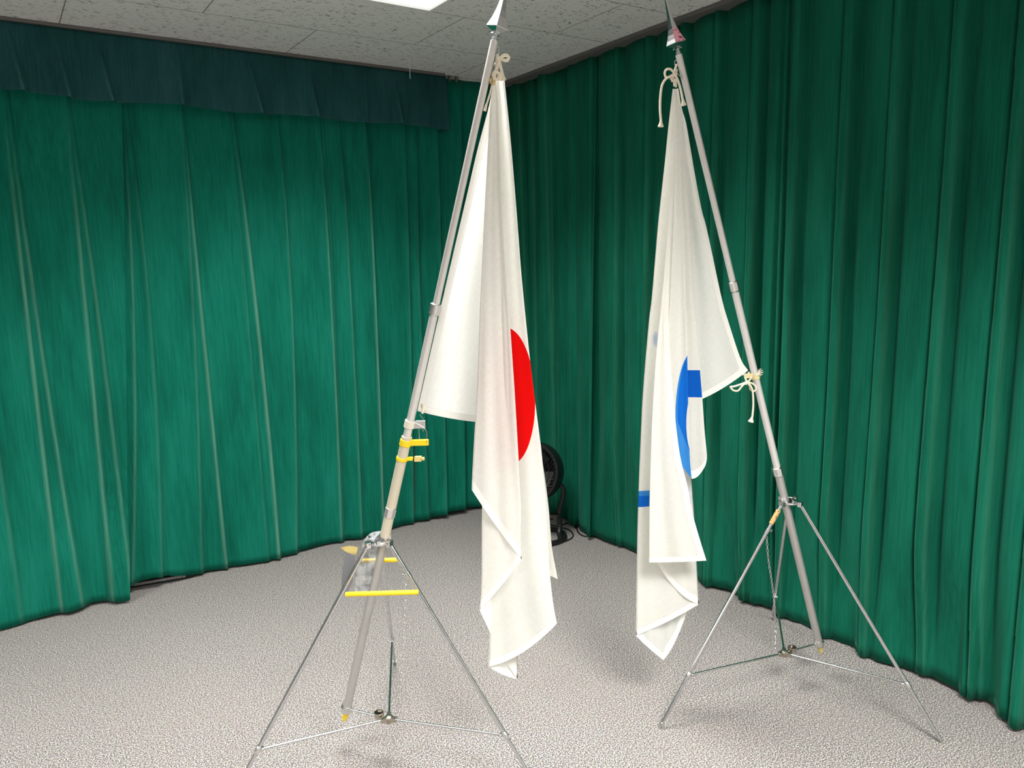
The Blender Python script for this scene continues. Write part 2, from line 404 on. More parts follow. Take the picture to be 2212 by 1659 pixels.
# --- left wall
LP = 3.77
def ll(*pts): return fline(pts, 'L', LP-.04)
L_ridges = [  # (line, width, height, painted sheen)
 (ll((3, 180), (38, 500), (54, 640), (85, 900), (111, 1140), (134, 1315)), .010, .018, .95),
 (ll((11, 180), (53, 500), (75, 640), (113, 900), (138, 1094), (178, 1300)), .010, .022, .8),
 (ll((136, 172), (168, 500), (181, 640), (203, 900), (230, 1130), (240, 1300)), .011, .018, .85),
 (ll((142, 172), (183, 500), (202, 640), (240, 900), (256, 1000), (268, 1200)), .010, .022, .7),
 (ll((0, 1000), (22, 1150), (48, 1330)), .012, .014, .5),
 (ll((-125, 160), (-90, 640), (-50, 1300)), .012, .02, .8),
 (ll((262, 190), (285, 500), (290, 640), (292, 900), (290, 1260)), .008, .012, .7),
 (ll((268, 190), (307, 500), (320, 640), (340, 900), (350, 1220)), .010, .016, .45),
 (ll((388, 200), (408, 500), (415, 640), (430, 900), (438, 1220)), .008, .014, .55),
 (ll((392, 200), (417, 500), (432, 640), (460, 900), (475, 1085), (490, 1220)), .010, .022, .95),
 (ll((495, 215), (514, 500), (533, 640), (556, 900), (575, 1200)), .008, .010, .35),
 (ll((499, 215), (536, 500), (552, 640), (573, 900), (590, 1040), (600, 1200)), .011, .022, 1.),
 (ll((600, 225), (621, 500), (631, 640), (638, 900), (641, 1175)), .008, .014, .6),
 (ll((692, 238), (705, 500), (714, 640), (732, 900), (738, 1170)), .008, .014, .8),
 (ll((735, 250), (747, 500), (760, 640), (775, 1000), (780, 1170)), .008, .012, .6),
 (ll((700, 238), (716, 500), (722, 640)), .006, .008, .3),
]
L_ridges2 = [
 (ll((790, 250), (803, 500), (811, 640), (816, 870), (826, 1150)), .010, .024, .95),
 (ll((880, 262), (883, 500), (889, 640), (895, 900), (897, 1140)), .009, .02, .45),
 (ll((905, 262), (909, 570), (914, 700)), .010, .014, .35),
 (ll((950, 262), (956, 570), (962, 900), (965, 1120)), .010, .03, .4),
 (ll((1000, 262), (1003, 570), (1005, 900)), .014, .03, .2),
 (ll((1040, 262), (1042, 570), (1043, 900)), .014, .03, .2),
]
def left_h(rg, base, hem=None):
    def f(s, z):
        amp = .5+.5*np.clip((2.2-z)/2.0, 0, 1)
        h = base*(.45+.55*sst(2.25, 1.7, z))+.006*np.sin(s*8+z*.6)*amp; wr = np.zeros_like(s)
        for ln, wd, A, wv in rg:
            x = ln(z); d = s-x
            h = h+A*amp*np.where(d > 0, np.exp(-(d/(wd*.7))**2), np.exp(-(-d/(wd*2.2))**1.2))
            h = h-.010*amp*np.exp(-((d-.028)/.02)**2)
            wr = np.maximum(wr, wv*(.45+.55*sst(2.0, 1.5, z))*np.exp(-((d+.002)/(wd*.85*(.55+.6*amp)))**2))
        wr = wr*sst(2.2, 1.9, z)
        h = h+.035*np.clip((1.0-z), 0, 1)*np.sin(s*12+2)*.5*(hem is None)
        if hem is not None: b = .85*sst(.7, 0, z); h = h*(1-b)+hem(s)*b
        return h, np.clip(wr*wr*.72, 0, 1)
    return f
pe = lambda z: ll((262, 190), (268, 500), (271, 900), (275, 1300))(z)
e = empty('curtain', (-.2, LP, 0), 'nearest left green velvet curtain panel, ending in front of the black floor gap', 'curtain')
sheet('curtain_cloth', 'L', LP, lambda z: -1.3, pe, lambda s: .012+.006*np.sin(s*9), CEIL-.06, left_h(L_ridges[:6], .075, L_hem), M_velL, e, ns=620, nz=60)
def zb2(s): return .012+.045*np.exp(-((s-.46)/.13)**2)
pe2 = lambda z: ll((790, 250), (806, 500), (814, 640), (819, 870), (829, 1150))(z)
e = empty('curtain', (.9, LP, 0), 'middle left green velvet curtain panel with pale sheen painted along its folds', 'curtain')
sheet('curtain_cloth', 'L', LP, lambda z: .27, pe2, zb2, CEIL-.06, left_h(L_ridges[6:]+L_ridges2[:1], .035), M_velL, e, ns=620, nz=60)
e = empty('curtain', (2.0, LP, 0), 'dark green velvet curtain panel behind the left flag pole up to the corner', 'curtain')
sheet('curtain_cloth', 'L', LP, lambda z: 1.62, lambda z: 2.60, lambda s: .012+.02*np.exp(-((s-2.1)/.15)**2), CEIL-.004, left_h(L_ridges2[1:], .01), M_velL, e, ns=360, nz=50)

# --- pelmet (valance) in front of the left curtains
VP = 3.69
def vl(x1, y1, x2, y2): return fline([(x1, y1), (x2, y2)], 'L', VP)
V_edges = [vl(20, 80, 42, 163), vl(122, 90, 142, 176), vl(212, 100, 233, 185), vl(383, 100, 390, 200), vl(535, 130, 556, 220), vl(666, 150, 680, 232), vl(788, 170, 787, 240), vl(853, 175, 861, 249), vl(-90, 70, -70, 150)]
V_amp = [1, 1, 1.1, .8, 1.1, .8, .6, 1, 1]
def val_h(s, z):
    t = np.clip((CEIL-z)/.28, 0, 1); h = .004+0*s; wr = 0*s
    for ln, A in zip(V_edges, V_amp):
        d = s-ln(z); k = t**1.4*A
        h = h+.040*k*np.where(d > 0, np.exp(-(d/.008)**2), np.exp(-(-d/.035)**1.3)); h = h-.008*k*np.exp(-((d-.03)/.02)**2)
        wr = np.maximum(wr, .5*k*np.exp(-((d+.002)/.005)**2))
    h = h+.01*t*(1+np.sin(s*9)); return h, np.clip(wr, 0, 1)
def zv(s): return CEIL-.278+.006*np.sin(s*11)
ven = ony(965, 258, VP)[0]
# own sheet so that it runs only the pelmet's height
def valance():
    e = empty('pelmet', (.5, VP, CEIL-.14), 'dark green pleated velvet pelmet across the top of the left curtains', 'pelmet')
    ns, nz = 900, 26; V = []; W = []
    s = np.linspace(-1.3, ven, ns)
    for j in range(nz):
        t = j/(nz-1); z = (CEIL-.012)*(1-t)+t*zv(s); h, wr = val_h(s, z)
        ret = sst(ven-.02, ven, s)*.0
        V.append(np.stack([s+.01*t*sst(ven-.1, ven, s), VP-h, z], 1)); W.append(wr)
    # the return to the wall at the right end
    nr = 12
    V2 = []; 
    fs = [(j*ns+i, j*ns+i+1, (j+1)*ns+i+1, (j+1)*ns+i) for j in range(nz-1) for i in range(ns-1)]
    base = nz*ns
    for j in range(nz):
        p = V[j][-1]
        for k in range(1, nr+1): V2.append((p[0]+.004*math.sin(k*1.2), p[1]+.10*k/nr, p[2]))
    for j in range(nz-1):
        for k in range(nr):
            a = j*ns+ns-1 if k == 0 else base+j*nr+k-1; b = base+j*nr+k
            c = base+(j+1)*nr+k; d = (j+1)*ns+ns-1 if k == 0 else base+(j+1)*nr+k-1
            fs.append((a, b, c, d))
    VV = np.concatenate(V+[np.array(V2)]); WW = np.concatenate([np.concatenate(W), np.zeros(len(V2))])
    off = np.array(root_loc(e)); me = bpy.data.meshes.new('pelmet_cloth'); me.from_pydata([tuple(p-off) for p in VV], [], fs)
    for p in me.polygons: p.use_smooth = True
    a = me.attributes.new('fold_sheen', 'FLOAT', 'POINT'); a.data.foreach_set('value', WW.astype(np.float32)); me.materials.append(M_val)
    o = bpy.data.objects.new('pelmet_cloth', me); link(o, e)
    sd = o.modifiers.new('cloth', 'SOLIDIFY'); sd.thickness = .004; sd.offset = 0
valance()
# curtain hooks at the end of the pelmet
for k, (px, py, lb) in enumerate([(959, 168, 'small grey curtain runner at the pelmet end, leftmost of three'), (971, 161, 'small grey curtain runner, middle one of three at the pelmet end'), (986, 159, 'small grey block runner nearest the left flag pole, rightmost of three')]):
    p = ony(px, py, VP+.01); p[2] = CEIL-.012
    b = MB(); b.box(p, (.014, .02, .022)); b.box(p+np.array([0, 0, -.014]), (.006, .006, .012))
    b.build('curtain_runner', M_trim, smooth=False, bevel=.002); o = COL.objects[-1]; tag(o, lb, 'curtain runner', 'curtain runners at the pelmet end')

# ------------------------------------------------------------------ flag stands
AX2 = np.array([2.098, 1.500]); FEET2 = [onz(1424, 1574), onz(2036, 1606), onz(1668, 1337)]
AX1 = onz(840, 1552, .129)[:2]
def ang(v): return math.atan2(v[1], v[0])
# stand 1: feet found from where each brace points, at the radius of stand 2
rf = onz(853, 1433); j1 = onz(568, 1618, .155); j2 = onz(1082, 1588, .155)
def foot_at(ax, tgt, r): d = tgt[:2]-ax; d = d/np.linalg.norm(d); return np.array([*(ax+d*r), 0.])
FEET1 = [foot_at(AX1, j1, .48), foot_at(AX1, j2, .48), rf]
ZC = .672; ZH = .129

def chain_mesh(pts, pitch=.0125, r=.0011):
    P = crom(pts, 10); L = [0]
    for a, b in zip(P[:-1], P[1:]): L.append(L[-1]+np.linalg.norm(b-a))
    n = int(L[-1]/pitch); b = MB()
    for i in range(n):
        s = (i+.5)*pitch; k = min(np.searchsorted(L, s), len(P)-1); k = max(k, 1)
        t = (s-L[k-1])/(L[k]-L[k-1]+1e-9); c = P[k-1]*(1-t)+P[k]*t; d = P[k]-P[k-1]; d /= np.linalg.norm(d)
        nrm = np.cross(d, [1, .3, 0]) if i % 2 else np.cross(np.cross(d, [1, .3, 0]), d)
        b.torus(c, nrm, .0032, r, 10, 5, sx=2.0, u=d)
    return b
def stand(ax, feet, zc, ring_px, label, legs_meta, chain, jt=.772):
    col = np.array([*ax, zc]); hub = np.array([*ax, ZH])
    e = empty('flag_stand', (ax[0], ax[1], 0), label, 'flag stand')
    joints = []
    for i, ft in enumerate(feet):
        d = ft-col; dh = np.array([d[0], d[1], 0]); dh /= np.linalg.norm(dh)
        top = col+dh*.032+np.array([0, 0, -.004]); u = (ft-top); L = np.linalg.norm(u); u /= L
        b = MB(); b.tube([top+u*.012, top+u*(L*jt)], .0062, 14); b.tube([top+u*(L*jt-.01), ft-u*.014], .0052, 14)
        lg = b.build('leg', M_chrome, e)
        b = MB(); b.lathe(ft-u*.022, u, [(0, .0058), (.004, .0062), (.010, .0062), (.012, .005), (.021, .0025)], 14); b.build('foot_tip', M_steel, lg)
        J = top+u*(L*jt); joints.append(J)
        b = MB(); b.lathe(J-u*.012, u, [(0, .0062), (.002, .0078), (.018, .0078), (.021, .006)], 16)
        b.box(J-dh*.010, (.014, .006, .010), [dh, np.cross([0, 0, 1], dh), [0, 0, 1]]); b.lathe(J-dh*.014-np.cross([0, 0, 1], dh)*.007, np.cross([0, 0, 1.], dh), [(0, .003), (.001, .004), (.013, .004), (.014, .003)], 10)
        b.build('joint_clamp', M_collar, lg)
        b = MB(); b.box(top+u*.004, (.012, .020, .016), [dh, np.cross([0, 0, 1], dh), [0, 0, 1]]); b.tube([top-np.cross([0, 0, 1], dh)*.010, top+np.cross([0, 0, 1], dh)*.010], .003, 8)
        b.build('leg_hinge', M_chrome, lg)
        if legs_meta.get(i) == 'tape':
            a = top+u*.028; b = MB(); b.lathe(a, u, [(0, .0056), (.001, .0078), (.052, .0078), (.053, .0056)], 12); t = b.build('paper_tape', M_tape, lg); tag(t, 'tan paper tape wrapped around the leg')
        if legs_meta.get(i) in ('tape', 'sleeve'):
            a = top+u*(.10); b = MB(); b.lathe(a, u, [(0, .0056), (.001, .0075), (.016, .0075), (.017, .0056)], 12); b.lathe(a+u*.008-dh*.006, -dh, [(0, .003), (.008, .003), (.009, .0045), (.013, .0045)], 10); b.build('chain_lug', M_chrome, lg)
        dj = J-dh*.016; b = MB(); b.tube([hub+dh*.014, dj], .0036, 12); b.build('brace', M_chrome, e)
    b = MB(); b.lathe(col+np.array([0, 0, -.010]), (0, 0, 1), [(0, .018), (0, .027), (.002, .030), (.008, .030), (.010, .027), (.010, .018), (0, .018)], 28)
    for s in (0, 2.1, 4.2): b.box(col+np.array([math.cos(s)*.03, math.sin(s)*.03, 0.003]), (.010, .010, .012))
    b.build('collar', M_chrome, e)
    b = MB(); b.lathe(hub+np.array([0, 0, -.014]), (0, 0, 1), [(0, .004), (.001, .010), (.012, .011), (.014, .013), (.020, .013), (.024, .008)], 18)
    for ft in feet:
        d = ft-hub; d[2] = 0; d /= np.linalg.norm(d); b.box(hub+d*.014, (.022, .012, .014), [d, np.cross([0, 0, 1], d), [0, 0, 1]])
    b.build('hub', noisy_hub, e)
    ring = onz(*ring_px, ZH); a = ring-hub; L = np.linalg.norm(a); a /= L
    b = MB(); b.tube([hub+a*.01, ring-a*.015], .0033, 12); b.build('holder_arm', M_chrome, e)
    b = MB(); pr = [(-.009, .0140), (-.009, .0170), (.009, .0170), (.009, .0140), (-.009, .0140)]
    b.lathe(ring, (0, 0, 1), pr, 24); b.build('holder_ring', M_collar, e)
    sp = hub+a*.034; b = MB(); b.lathe(sp+np.array([0, 0, .006]), (0, 0, 1), [(-.008, .0125), (-.008, .0145), (.008, .0145), (.008, .0125), (-.008, .0125)], 22)
    b.build('spare_ring', noisy_hub, e)
    cb = chain_mesh(chain(col, hub, joints, feet)); cb.build('chain', M_collar, e)
    return e, col, hub, ring
noisy_hub = noisy_metal('tarnished_nickel', (.50, .45, .38), .3)
def chain2(col, hub, J, feet):
    d2 = feet[0]-col; a = col+d2*.17+np.array([0, 0, -.01])
    a = at(1656, 1158, dist(a)); D = dist(a)
    return [a, at(1660, 1210, D+.02), at(1668, 1262, D+.06), at(1672, 1300, D+.10), at(1675, 1350, D+.12), onz(1676, 1408, ZH+.003)]
def chain1(col, hub, J, feet):
    d2 = feet[1]-col; a = at(877, 1246, dist(col+d2*.2)); D = dist(a)
    return [a, at(875, 1300, D+.01), at(870, 1400, D+.03), at(865, 1480, D+.05), onz(862, 1545, ZH+.003)]
S2 = stand(AX2, FEET2, ZC, (1769, 1389), 'chrome tripod stand holding the white flag with blue marks, tan tape on one leg', {0: 'tape'}, chain2)
S1 = stand(AX1, FEET1, ZC+.018, (749, 1531), 'chrome tripod stand holding the red disc flag, yellow bar across its legs', {1: 'sleeve'}, chain1)

# ------------------------------------------------------------------ flag poles
def frame_of(u, ref):
    s = np.cross(u, ref); s /= np.linalg.norm(s); return s, np.cross(s, u)
def pole(name_px, ringP, topz_px, ztop, label, bands, finial_rot, pink, extra):
    tx, ty = topz_px; T = onz(tx, ty, ztop)
    B = ringP.copy(); u = T-B; L = np.linalg.norm(u); u /= L
    e = empty('flag_pole', tuple(B+np.array([0, 0, -.03])), label, 'flag pole')
    def along(py):                       # distance along the pole of an image row
        ts = np.linspace(-.05, 1.02, 600); best = min(ts, key=lambda t: abs(projy(B+u*L*t)-py)); return best*L
    a1, a2 = along(bands[0]), along(bands[1])     # upper / lower collar
    R3, R2, R1 = .0130, .0112, .0094
    b = MB(); b.tube([B-u*.012, B+u*(a2)], R3, 24); b.build('lower_tube', M_alu3, e)
    b = MB(); b.tube([B+u*(a2-.01), B+u*a1], R2, 24); b.build('middle_tube', M_alu, e)
    b = MB(); b.tube([B+u*(a1-.01), B+u*L], R1, 24)
    b.lathe(B+u*(L-.012)-np.cross(u, FH)*0-FH*R1, -FH, [(0, .0028), (.0012, .0026)], 12)
    b.build('upper_tube', M_alu, e)
    for a, r in ((a1, R2), (a2, R3)):
        b = MB(); b.lathe(B+u*(a-.016), u, [(-.004, r), (0, r+.002), (.001, r+.0042), (.028, r+.0042), (.029, r+.002), (.031, r-.002)], 8 if r > .012 else 24); b.build('locking_collar', M_collar, e)
    b = MB(); b.lathe(B-u*.012, -u, [(0, .0115), (.003, .011), (.022, .0075), (.031, .005), (.034, .002)], 16); t = b.build('end_tip', extra.get('tip', M_tip), e); tag(t, 'yellow rubber end tip')
    # finial
    f = MB(); s, q = frame_of(u, FH); O = B+u*L
    f.lathe(O, u, [(-.004, .0092), (.001, .0092), (.002, .0068), (.003, .0068), (.0045, .0082), (.0065, .0082), (.008, .0052), (.0095, .0052), (.011, .0068), (.0125, .0068), (.014, .005), (.016, .005)], 16)
    c, sn = math.cos(finial_rot), math.sin(finial_rot); s2 = s*c+q*sn
    def sq(prof, mi=0, facemat=None):
        vs = []; fs = []; mis = []
        q2 = np.cross(u, s2)
        for h, r in prof:
            for k in range(4):
                A = math.pi/2*k; vs.append(O+u*h+r*(math.cos(A)*s2+math.sin(A)*q2))
        n = len(prof)
        for i in range(n-1):
            for k in range(4):
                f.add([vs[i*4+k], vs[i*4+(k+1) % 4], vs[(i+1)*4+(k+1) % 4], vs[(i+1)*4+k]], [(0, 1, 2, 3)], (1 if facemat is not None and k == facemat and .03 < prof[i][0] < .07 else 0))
        f.add(vs[:4], [(0, 1, 2, 3)]); f.add(vs[-4:], [(0, 1, 2, 3)])
    sq([(.013, .007), (.0145, .0130), (.016, .0130), (.019, .0090), (.022, .0090)])
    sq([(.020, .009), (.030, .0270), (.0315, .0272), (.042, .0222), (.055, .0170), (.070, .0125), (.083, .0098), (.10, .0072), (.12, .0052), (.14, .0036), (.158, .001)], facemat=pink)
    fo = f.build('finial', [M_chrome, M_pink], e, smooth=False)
    b = MB(); side = -s if extra.get('hook', 1) > 0 else s
    h0 = O-u*.012+side*(.010)-FH*.0
    b.tube(crom([h0, h0+side*.006-u*.004, h0+side*.008-u*.03, h0+side*.004-u*.038, h0-u*.045], 6), .0011, 8); b.build('halyard_hook', M_steel, e)
    return e, B, u, L, along
def projy(P):
    c = RW.T@(np.array(P)-C0); return CY+F*c[1]/c[2]
def projx(P):
    c = RW.T@(np.array(P)-C0); return CX+F*c[0]/c[2]
P2 = pole(None, S2[3], (1466, 118), 2.035, 'silver telescopic flag pole leaning left, pink reflection painted on its spearhead', (617, 1017), .30, 1, {'hook': -1})
P1 = pole(None, S1[3], (1068, 88), 2.01, 'silver telescopic flag pole leaning right with yellow clamps low down', (667, 1105), .03, None, {'tip': M_yellow})

def pole_pt(P, py): e, B, u, L, along = P; return B+u*along(py)
def pole_D(P, py): return dist(pole_pt(P, py))
D1 = pole_D(P1, 160); D2 = pole_D(P2, 190)

# extras on pole 1: cream strap with clip, beige sleeve, two yellow clamps
e1, B1, u1, L1, al1 = P1
b = MB(); c = pole_pt(P1, 916); b.lathe(c-u1*.010, u1, [(0, .0115), (0, .0150), (.020, .0150), (.020, .0115), (0, .0115)], 22); tag(b.build('strap', M_cream, e1), 'cream fabric strap')
s1, q1 = frame_of(u1, FH); right = RH
b = MB(); D = dist(c)
b.box(at(905, 917, D-.004), (.036, .006, .022), [RH, FH, [0, 0, 1]]); b.build('clip_plate', M_collar, e1, smooth=False, bevel=.001)
b = MB()
b.tube([at(907, 895, D-.008), at(914, 905, D-.008), at(912, 925, D-.009), at(915, 932, D-.008)], .0009, 6)
b.tube(crom([at(894, 912, D-.008), at(910, 920, D-.009), at(917, 926, D-.009), at(922, 934, D-.008), at(922, 958, D-.006)], 5), .0009, 6)
b.tube([at(905, 927, D-.007), at(906, 948, D-.006)], .0008, 6)
b.build('clip_wires', M_steel, e1)
b = MB(); b.tube([pole_pt(P1, 943), pole_pt(P1, 1158)], .0145, 22); tag(b.build('beige_sleeve', M_alu2, e1), 'pale beige sleeve on the pole')
def clamp(px0, px1, py, hh, mt, nm, lb):
    D = pole_D(P1, py); b = MB(); c = pole_pt(P1, py)
    b.lathe(c-u1*hh*.5, u1, [(0, .013), (0, .0165), (hh, .0165), (hh, .013), (0, .013)], 20)
    a = at(px0, py, D-.004); z = at(px1, py, D-.004); m = (a+z)/2; b.box(m, (np.linalg.norm(z-a), .012, hh*.86), [RH, FH, [0, 0, 1]])
    tag(b.build(nm, mt, e1, bevel=.0015), lb)
clamp(880, 926, 956, .019, M_yellow, 'clamp', 'yellow plastic clamp, upper and longer one')
clamp(872, 892, 991, .011, M_yellow, 'clamp', 'yellow plastic clamp, lower and shorter one')
b = MB(); b.box(at(903, 991, pole_D(P1, 991)-.004), (.020, .010, .014), [RH, FH, [0, 0, 1]]); b.tube([at(911, 991, D), at(917, 991, D)], .005, 12)
b.build('clamp_screw', M_tip, e1)
b = MB(); b.tube([at(896, 960, D), at(896, 1010, D+.005), at(898, 1105, D+.012)], .0009, 6); b.build('hanging_wire', M_black, e1)

# ------------------------------------------------------------------ flags
def uv_of(px, py, D): P = at(px, py, D); return float(P @ RH), float(P[2])
def cloth_mat(name, prints, D):
    """prints: function(t, u, v, base colour socket) -> colour socket"""
    m = mat(name, (.90, .885, .83), .85); t = NT(m)
    uv = t.n('ShaderNodeUVMap', uv_map='panel').outputs[0]; sp = t.n('ShaderNodeSeparateXYZ', {0: uv}); u, v = sp.outputs[0], sp.outputs[1]
    tc = t.n('ShaderNodeTexCoord').outputs['Object']
    mp = t.n('ShaderNodeMapping', {'Vector': uv}); mp.inputs['Scale'].default_value = (60, 900, 1)
    n1 = t.n('ShaderNodeTexNoise', {'Vector': mp.outputs[0], 'Scale': 1., 'Detail': 2.}).outputs[0]
    mp = t.n('ShaderNodeMapping', {'Vector': uv}); mp.inputs['Scale'].default_value = (900, 60, 1)
    n2 = t.n('ShaderNodeTexNoise', {'Vector': mp.outputs[0], 'Scale': 1., 'Detail': 2.}).outputs[0]
    wv = t.math('ADD', n1, n2)
    base = t.ramp(t.math('MULTIPLY', wv, .5), [(.38, (.87, .86, .81)), (.6, (.95, .945, .91))])
    hm = t.n('ShaderNodeAttribute', attribute_name='hem').outputs['Fac']
    inband = t.math('LESS_THAN', hm, .018)
    seam = t.math('LESS_THAN', t.math('ABSOLUTE', t.math('SUBTRACT', hm, .018)), .0009)
    col = base
    if prints: col = prints(t, u, v, base)
    col = t.mix(t.math('MULTIPLY', seam, .35), col, (.62, .57, .45, 1))
    col = t.mix(t.math('MULTIPLY', inband, .5), col, (.96, .945, .88, 1))
    t.link(col, t.b.inputs['Base Color'])
    t.link(t.n('ShaderNodeBump', {'Height': t.math('ADD', wv, t.math('MULTIPLY', inband, 1.5)), 'Strength': .15, 'Distance': .001}).outputs[0], t.b.inputs['Normal'])
    tr = t.n('ShaderNodeBsdfTranslucent', {'Color': col}); mx = t.n('ShaderNodeMixShader', {0: t.math('MULTIPLY_ADD', inband, -.26, .42), 1: t.b.outputs[0], 2: tr.outputs[0]})
    t.b.inputs['Sheen Weight'].default_value = .1; t.b.inputs['Specular IOR Level'].default_value = .2
    out = [n for n in t.t.nodes if n.type == 'OUTPUT_MATERIAL'][0]; t.link(mx.outputs[0], out.inputs[0])
    return m
def ell(t, u, v, c, r):      # <1 inside
    a = t.math('DIVIDE', t.math('SUBTRACT', u, c[0]), r[0]); b = t.math('DIVIDE', t.math('SUBTRACT', v, c[1]), r[1])
    return t.math('ADD', t.math('MULTIPLY', a, a), t.math('MULTIPLY', b, b))

def resample(st, n):
    P = np.array(crom([np.array(p, float) for p in st], 10)); d = np.r_[0, np.cumsum(np.linalg.norm(np.diff(P[:, :2], axis=0), axis=1))]
    t = np.linspace(0, d[-1], n); return np.stack([np.interp(t, d, P[:, k]) for k in range(3)], 1)
def cloth(chains, D, name, mats, parent, N=110, M=16, seed=0):
    """chains: list of dicts(strings=[[(px,py,w)..]..], sag=[..], mat=[..], edge=set of string indices with a hem); string w None => on its own distance"""
    me = bpy.data.meshes.new(name); V = []; Fc = []; MI = []; UV = []; HEM = []
    rs = np.random.RandomState(seed)
    for ch in chains:
        S = [resample(s, N) for s in ch['s']]
        t = np.linspace(0, 1, N)
        for i in range(len(S)-1):
            A, Bq = S[i], S[i+1]; base = len(V); ph = rs.rand(6)*6.28; fr = 2+rs.rand(3)*3
            for k in range(M+1):
                x = k/M; ez = ch.get('ease', {}).get(i, .72); xe = ez*(1-math.cos(math.pi*x))/2+(1-ez)*x
                px = A[:, 0]+(Bq[:, 0]-A[:, 0])*xe; py = A[:, 1]+(Bq[:, 1]-A[:, 1])*xe
                py = py+ch['sag'][i]*4*xe*(1-xe)*t**5
                wd = A[:, 2]+(Bq[:, 2]-A[:, 2])*x
                wid = np.abs(Bq[:, 0]-A[:, 0])
                wr = .55*(.00010*wid*np.sin(x*fr[0]*2.2+ph[0]+t*1.5)+.00006*wid*np.sin(x*fr[1]*4+ph[1]-t*4+np.sin(t*5+ph[3]))+.00004*wid*np.sin(x*9+t*9+ph[4]))*math.sin(math.pi*x)
                for j in range(N):
                    P = at(px[j], py[j], D+wd[j]+wr[j]); V.append(P); UV.append((P@RH, P[2]))
            W = np.array(V[base:]).reshape(M+1, N, 3)
            hem = np.full((M+1, N), 1.)
            if not ch.get('nohem', {}).get(i):
                seg = np.linalg.norm(np.diff(W, axis=1), axis=2); rem = np.concatenate([np.cumsum(seg[:, ::-1], axis=1)[:, ::-1], np.zeros((M+1, 1))], 1)
                # across-hem distance: correct for slanted hem
                dx = W[-1, -1]-W[0, -1]; sl = np.linalg.norm(dx[:2]); cs = sl/max(np.linalg.norm(dx), 1e-6); hem = rem*max(cs, .35)
            for ed, side in ((i, 0), (i+1, -1)):
                if ed in ch.get('edge', ()):
                    hem = np.minimum(hem, np.linalg.norm(W-W[side][None], axis=2))
            HEM += list(hem.reshape(-1))
            for k in range(M):
                for j in range(N-1):
                    a = base+k*N+j; Fc.append((a, a+1, a+N+1, a+N)); MI.append(ch['m'][i])
    off = np.array(root_loc(parent))
    me.from_pydata([tuple(np.array(p)-off) for p in V], [], Fc)
    uvl = me.uv_layers.new(name='panel')
    li = np.zeros(len(me.loops), int); me.loops.foreach_get('vertex_index', li)
    uvl.data.foreach_set('uv', np.array(UV, dtype=np.float32)[li].reshape(-1))
    a = me.attributes.new('hem', 'FLOAT', 'POINT'); a.data.foreach_set('value', np.array(HEM, dtype=np.float32))
    for mm in mats: me.materials.append(mm)
    me.polygons.foreach_set('material_index', MI); me.polygons.foreach_set('use_smooth', [True]*len(MI))
    bm = bmesh.new(); bm.from_mesh(me); bmesh.ops.remove_doubles(bm, verts=bm.verts, dist=.00002); bm.to_mesh(me); bm.free()
    o = bpy.data.objects.new(name, me); link(o, parent); return o
def wfix(st, w, ramp=.35):          # constant depth that grows from the knot
    ys = [p[1] for p in st]; y0, y1 = ys[0], ys[-1]
    return [(px, py, w*min(1, ((py-y0)/(y1-y0))/ramp)) for px, py in st]

# ---- flag with the red disc
def hoist(P, D, pts): return [(px, py, (pole_D(P, py)-D)*k) for px, py, k in pts]
f1 = empty('flag', tuple(at(1085, 700, D1)), 'white cloth flag with part of a red disc hanging in folds', 'flag')
S = {}
S[0] = hoist(P1, D1, [(1067, 172, 1), (1056, 230, 1), (1031, 325, 1), (1009, 420, 1), (968, 595, 1), (936, 735, 1), (905, 872, 1), (902, 888, 1)])
S[1] = wfix([(1070, 172), (1063, 300), (1058, 500), (1056, 700), (1056, 850), (1058, 914)], .035)
S[2] = wfix([(1066, 172), (1058, 244), (1049, 407), (1038, 640), (1030, 850), (1024, 950), (1020, 1025), (1019, 1058)], -.035)
S[3] = wfix([(1071, 172), (1076, 240), (1084, 450), (1094, 600), (1103, 718), (1112, 850), (1121, 1003), (1127, 1101), (1126, 1150), (1127, 1208)], -.05)
S[4] = wfix([(1070, 172), (1062, 400), (1052, 700), (1044, 1000), (1041, 1110), (1040, 1260), (1036, 1318)], -.015)
S[5] = wfix([(1078, 172), (1090, 400), (1100, 700), (1110, 1100), (1118, 1414), (1118, 1467)], .06)
S[6] = wfix([(1072, 172), (1072, 400), (1068, 700), (1060, 1000), (1057, 1289), (1057, 1376), (1055, 1440)], .015)
S[7] = wfix([(1090, 174), (1104, 312), (1117, 470), (1127, 600), (1142, 750), (1155, 860), (1164, 930), (1172, 1000), (1182, 1145), (1188, 1240), (1195, 1303), (1203, 1347)], -.005)
S[8] = wfix([(1085, 174), (1115, 600), (1140, 860), (1160, 1100), (1175, 1238)], .05)
S[9] = wfix([(1087, 174), (1120, 600), (1148, 860), (1173, 1005), (1185, 1095), (1192, 1180), (1205, 1251)], .03)
def red(t, u, v, base):
    c = uv_of(1096, 861, D1); r = (uv_of(1156, 861, D1)[0]-c[0], abs(uv_of(1096, 1009, D1)[1]-c[1]))
    k = t.math('LESS_THAN', ell(t, u, v, c, r), 1.); return t.mix(k, base, (.85, .0, .0, 1))
mp_, mr_ = cloth_mat('flag_cloth', None, D1), cloth_mat('flag_cloth_red_disc', red, D1)
cloth([dict(s=[S[0], S[1], S[2], S[3], S[4], S[5], S[6], S[7]], sag=[4, 0, 5, 4, 8, 4, 16], m=[0, 0, 0, 0, 0, 0, 1], edge={0}, ease={4: .2, 5: .3, 2: .4, 3: .5, 6: .5}),
       dict(s=[S[7], S[8], S[9]], sag=[0, 0], m=[0, 0], edge={2}, nohem={0: 1})], D1, 'flag_cloth', [mp_, mr_], f1, seed=3)
g = at(916, 877, pole_D(P1, 877)-.003)
b = MB(); b.torus(g, FH, .0068, .0022, 24, 8); tag(b.build('grommet', M_brass, f1), 'brass eyelet at the lower corner')
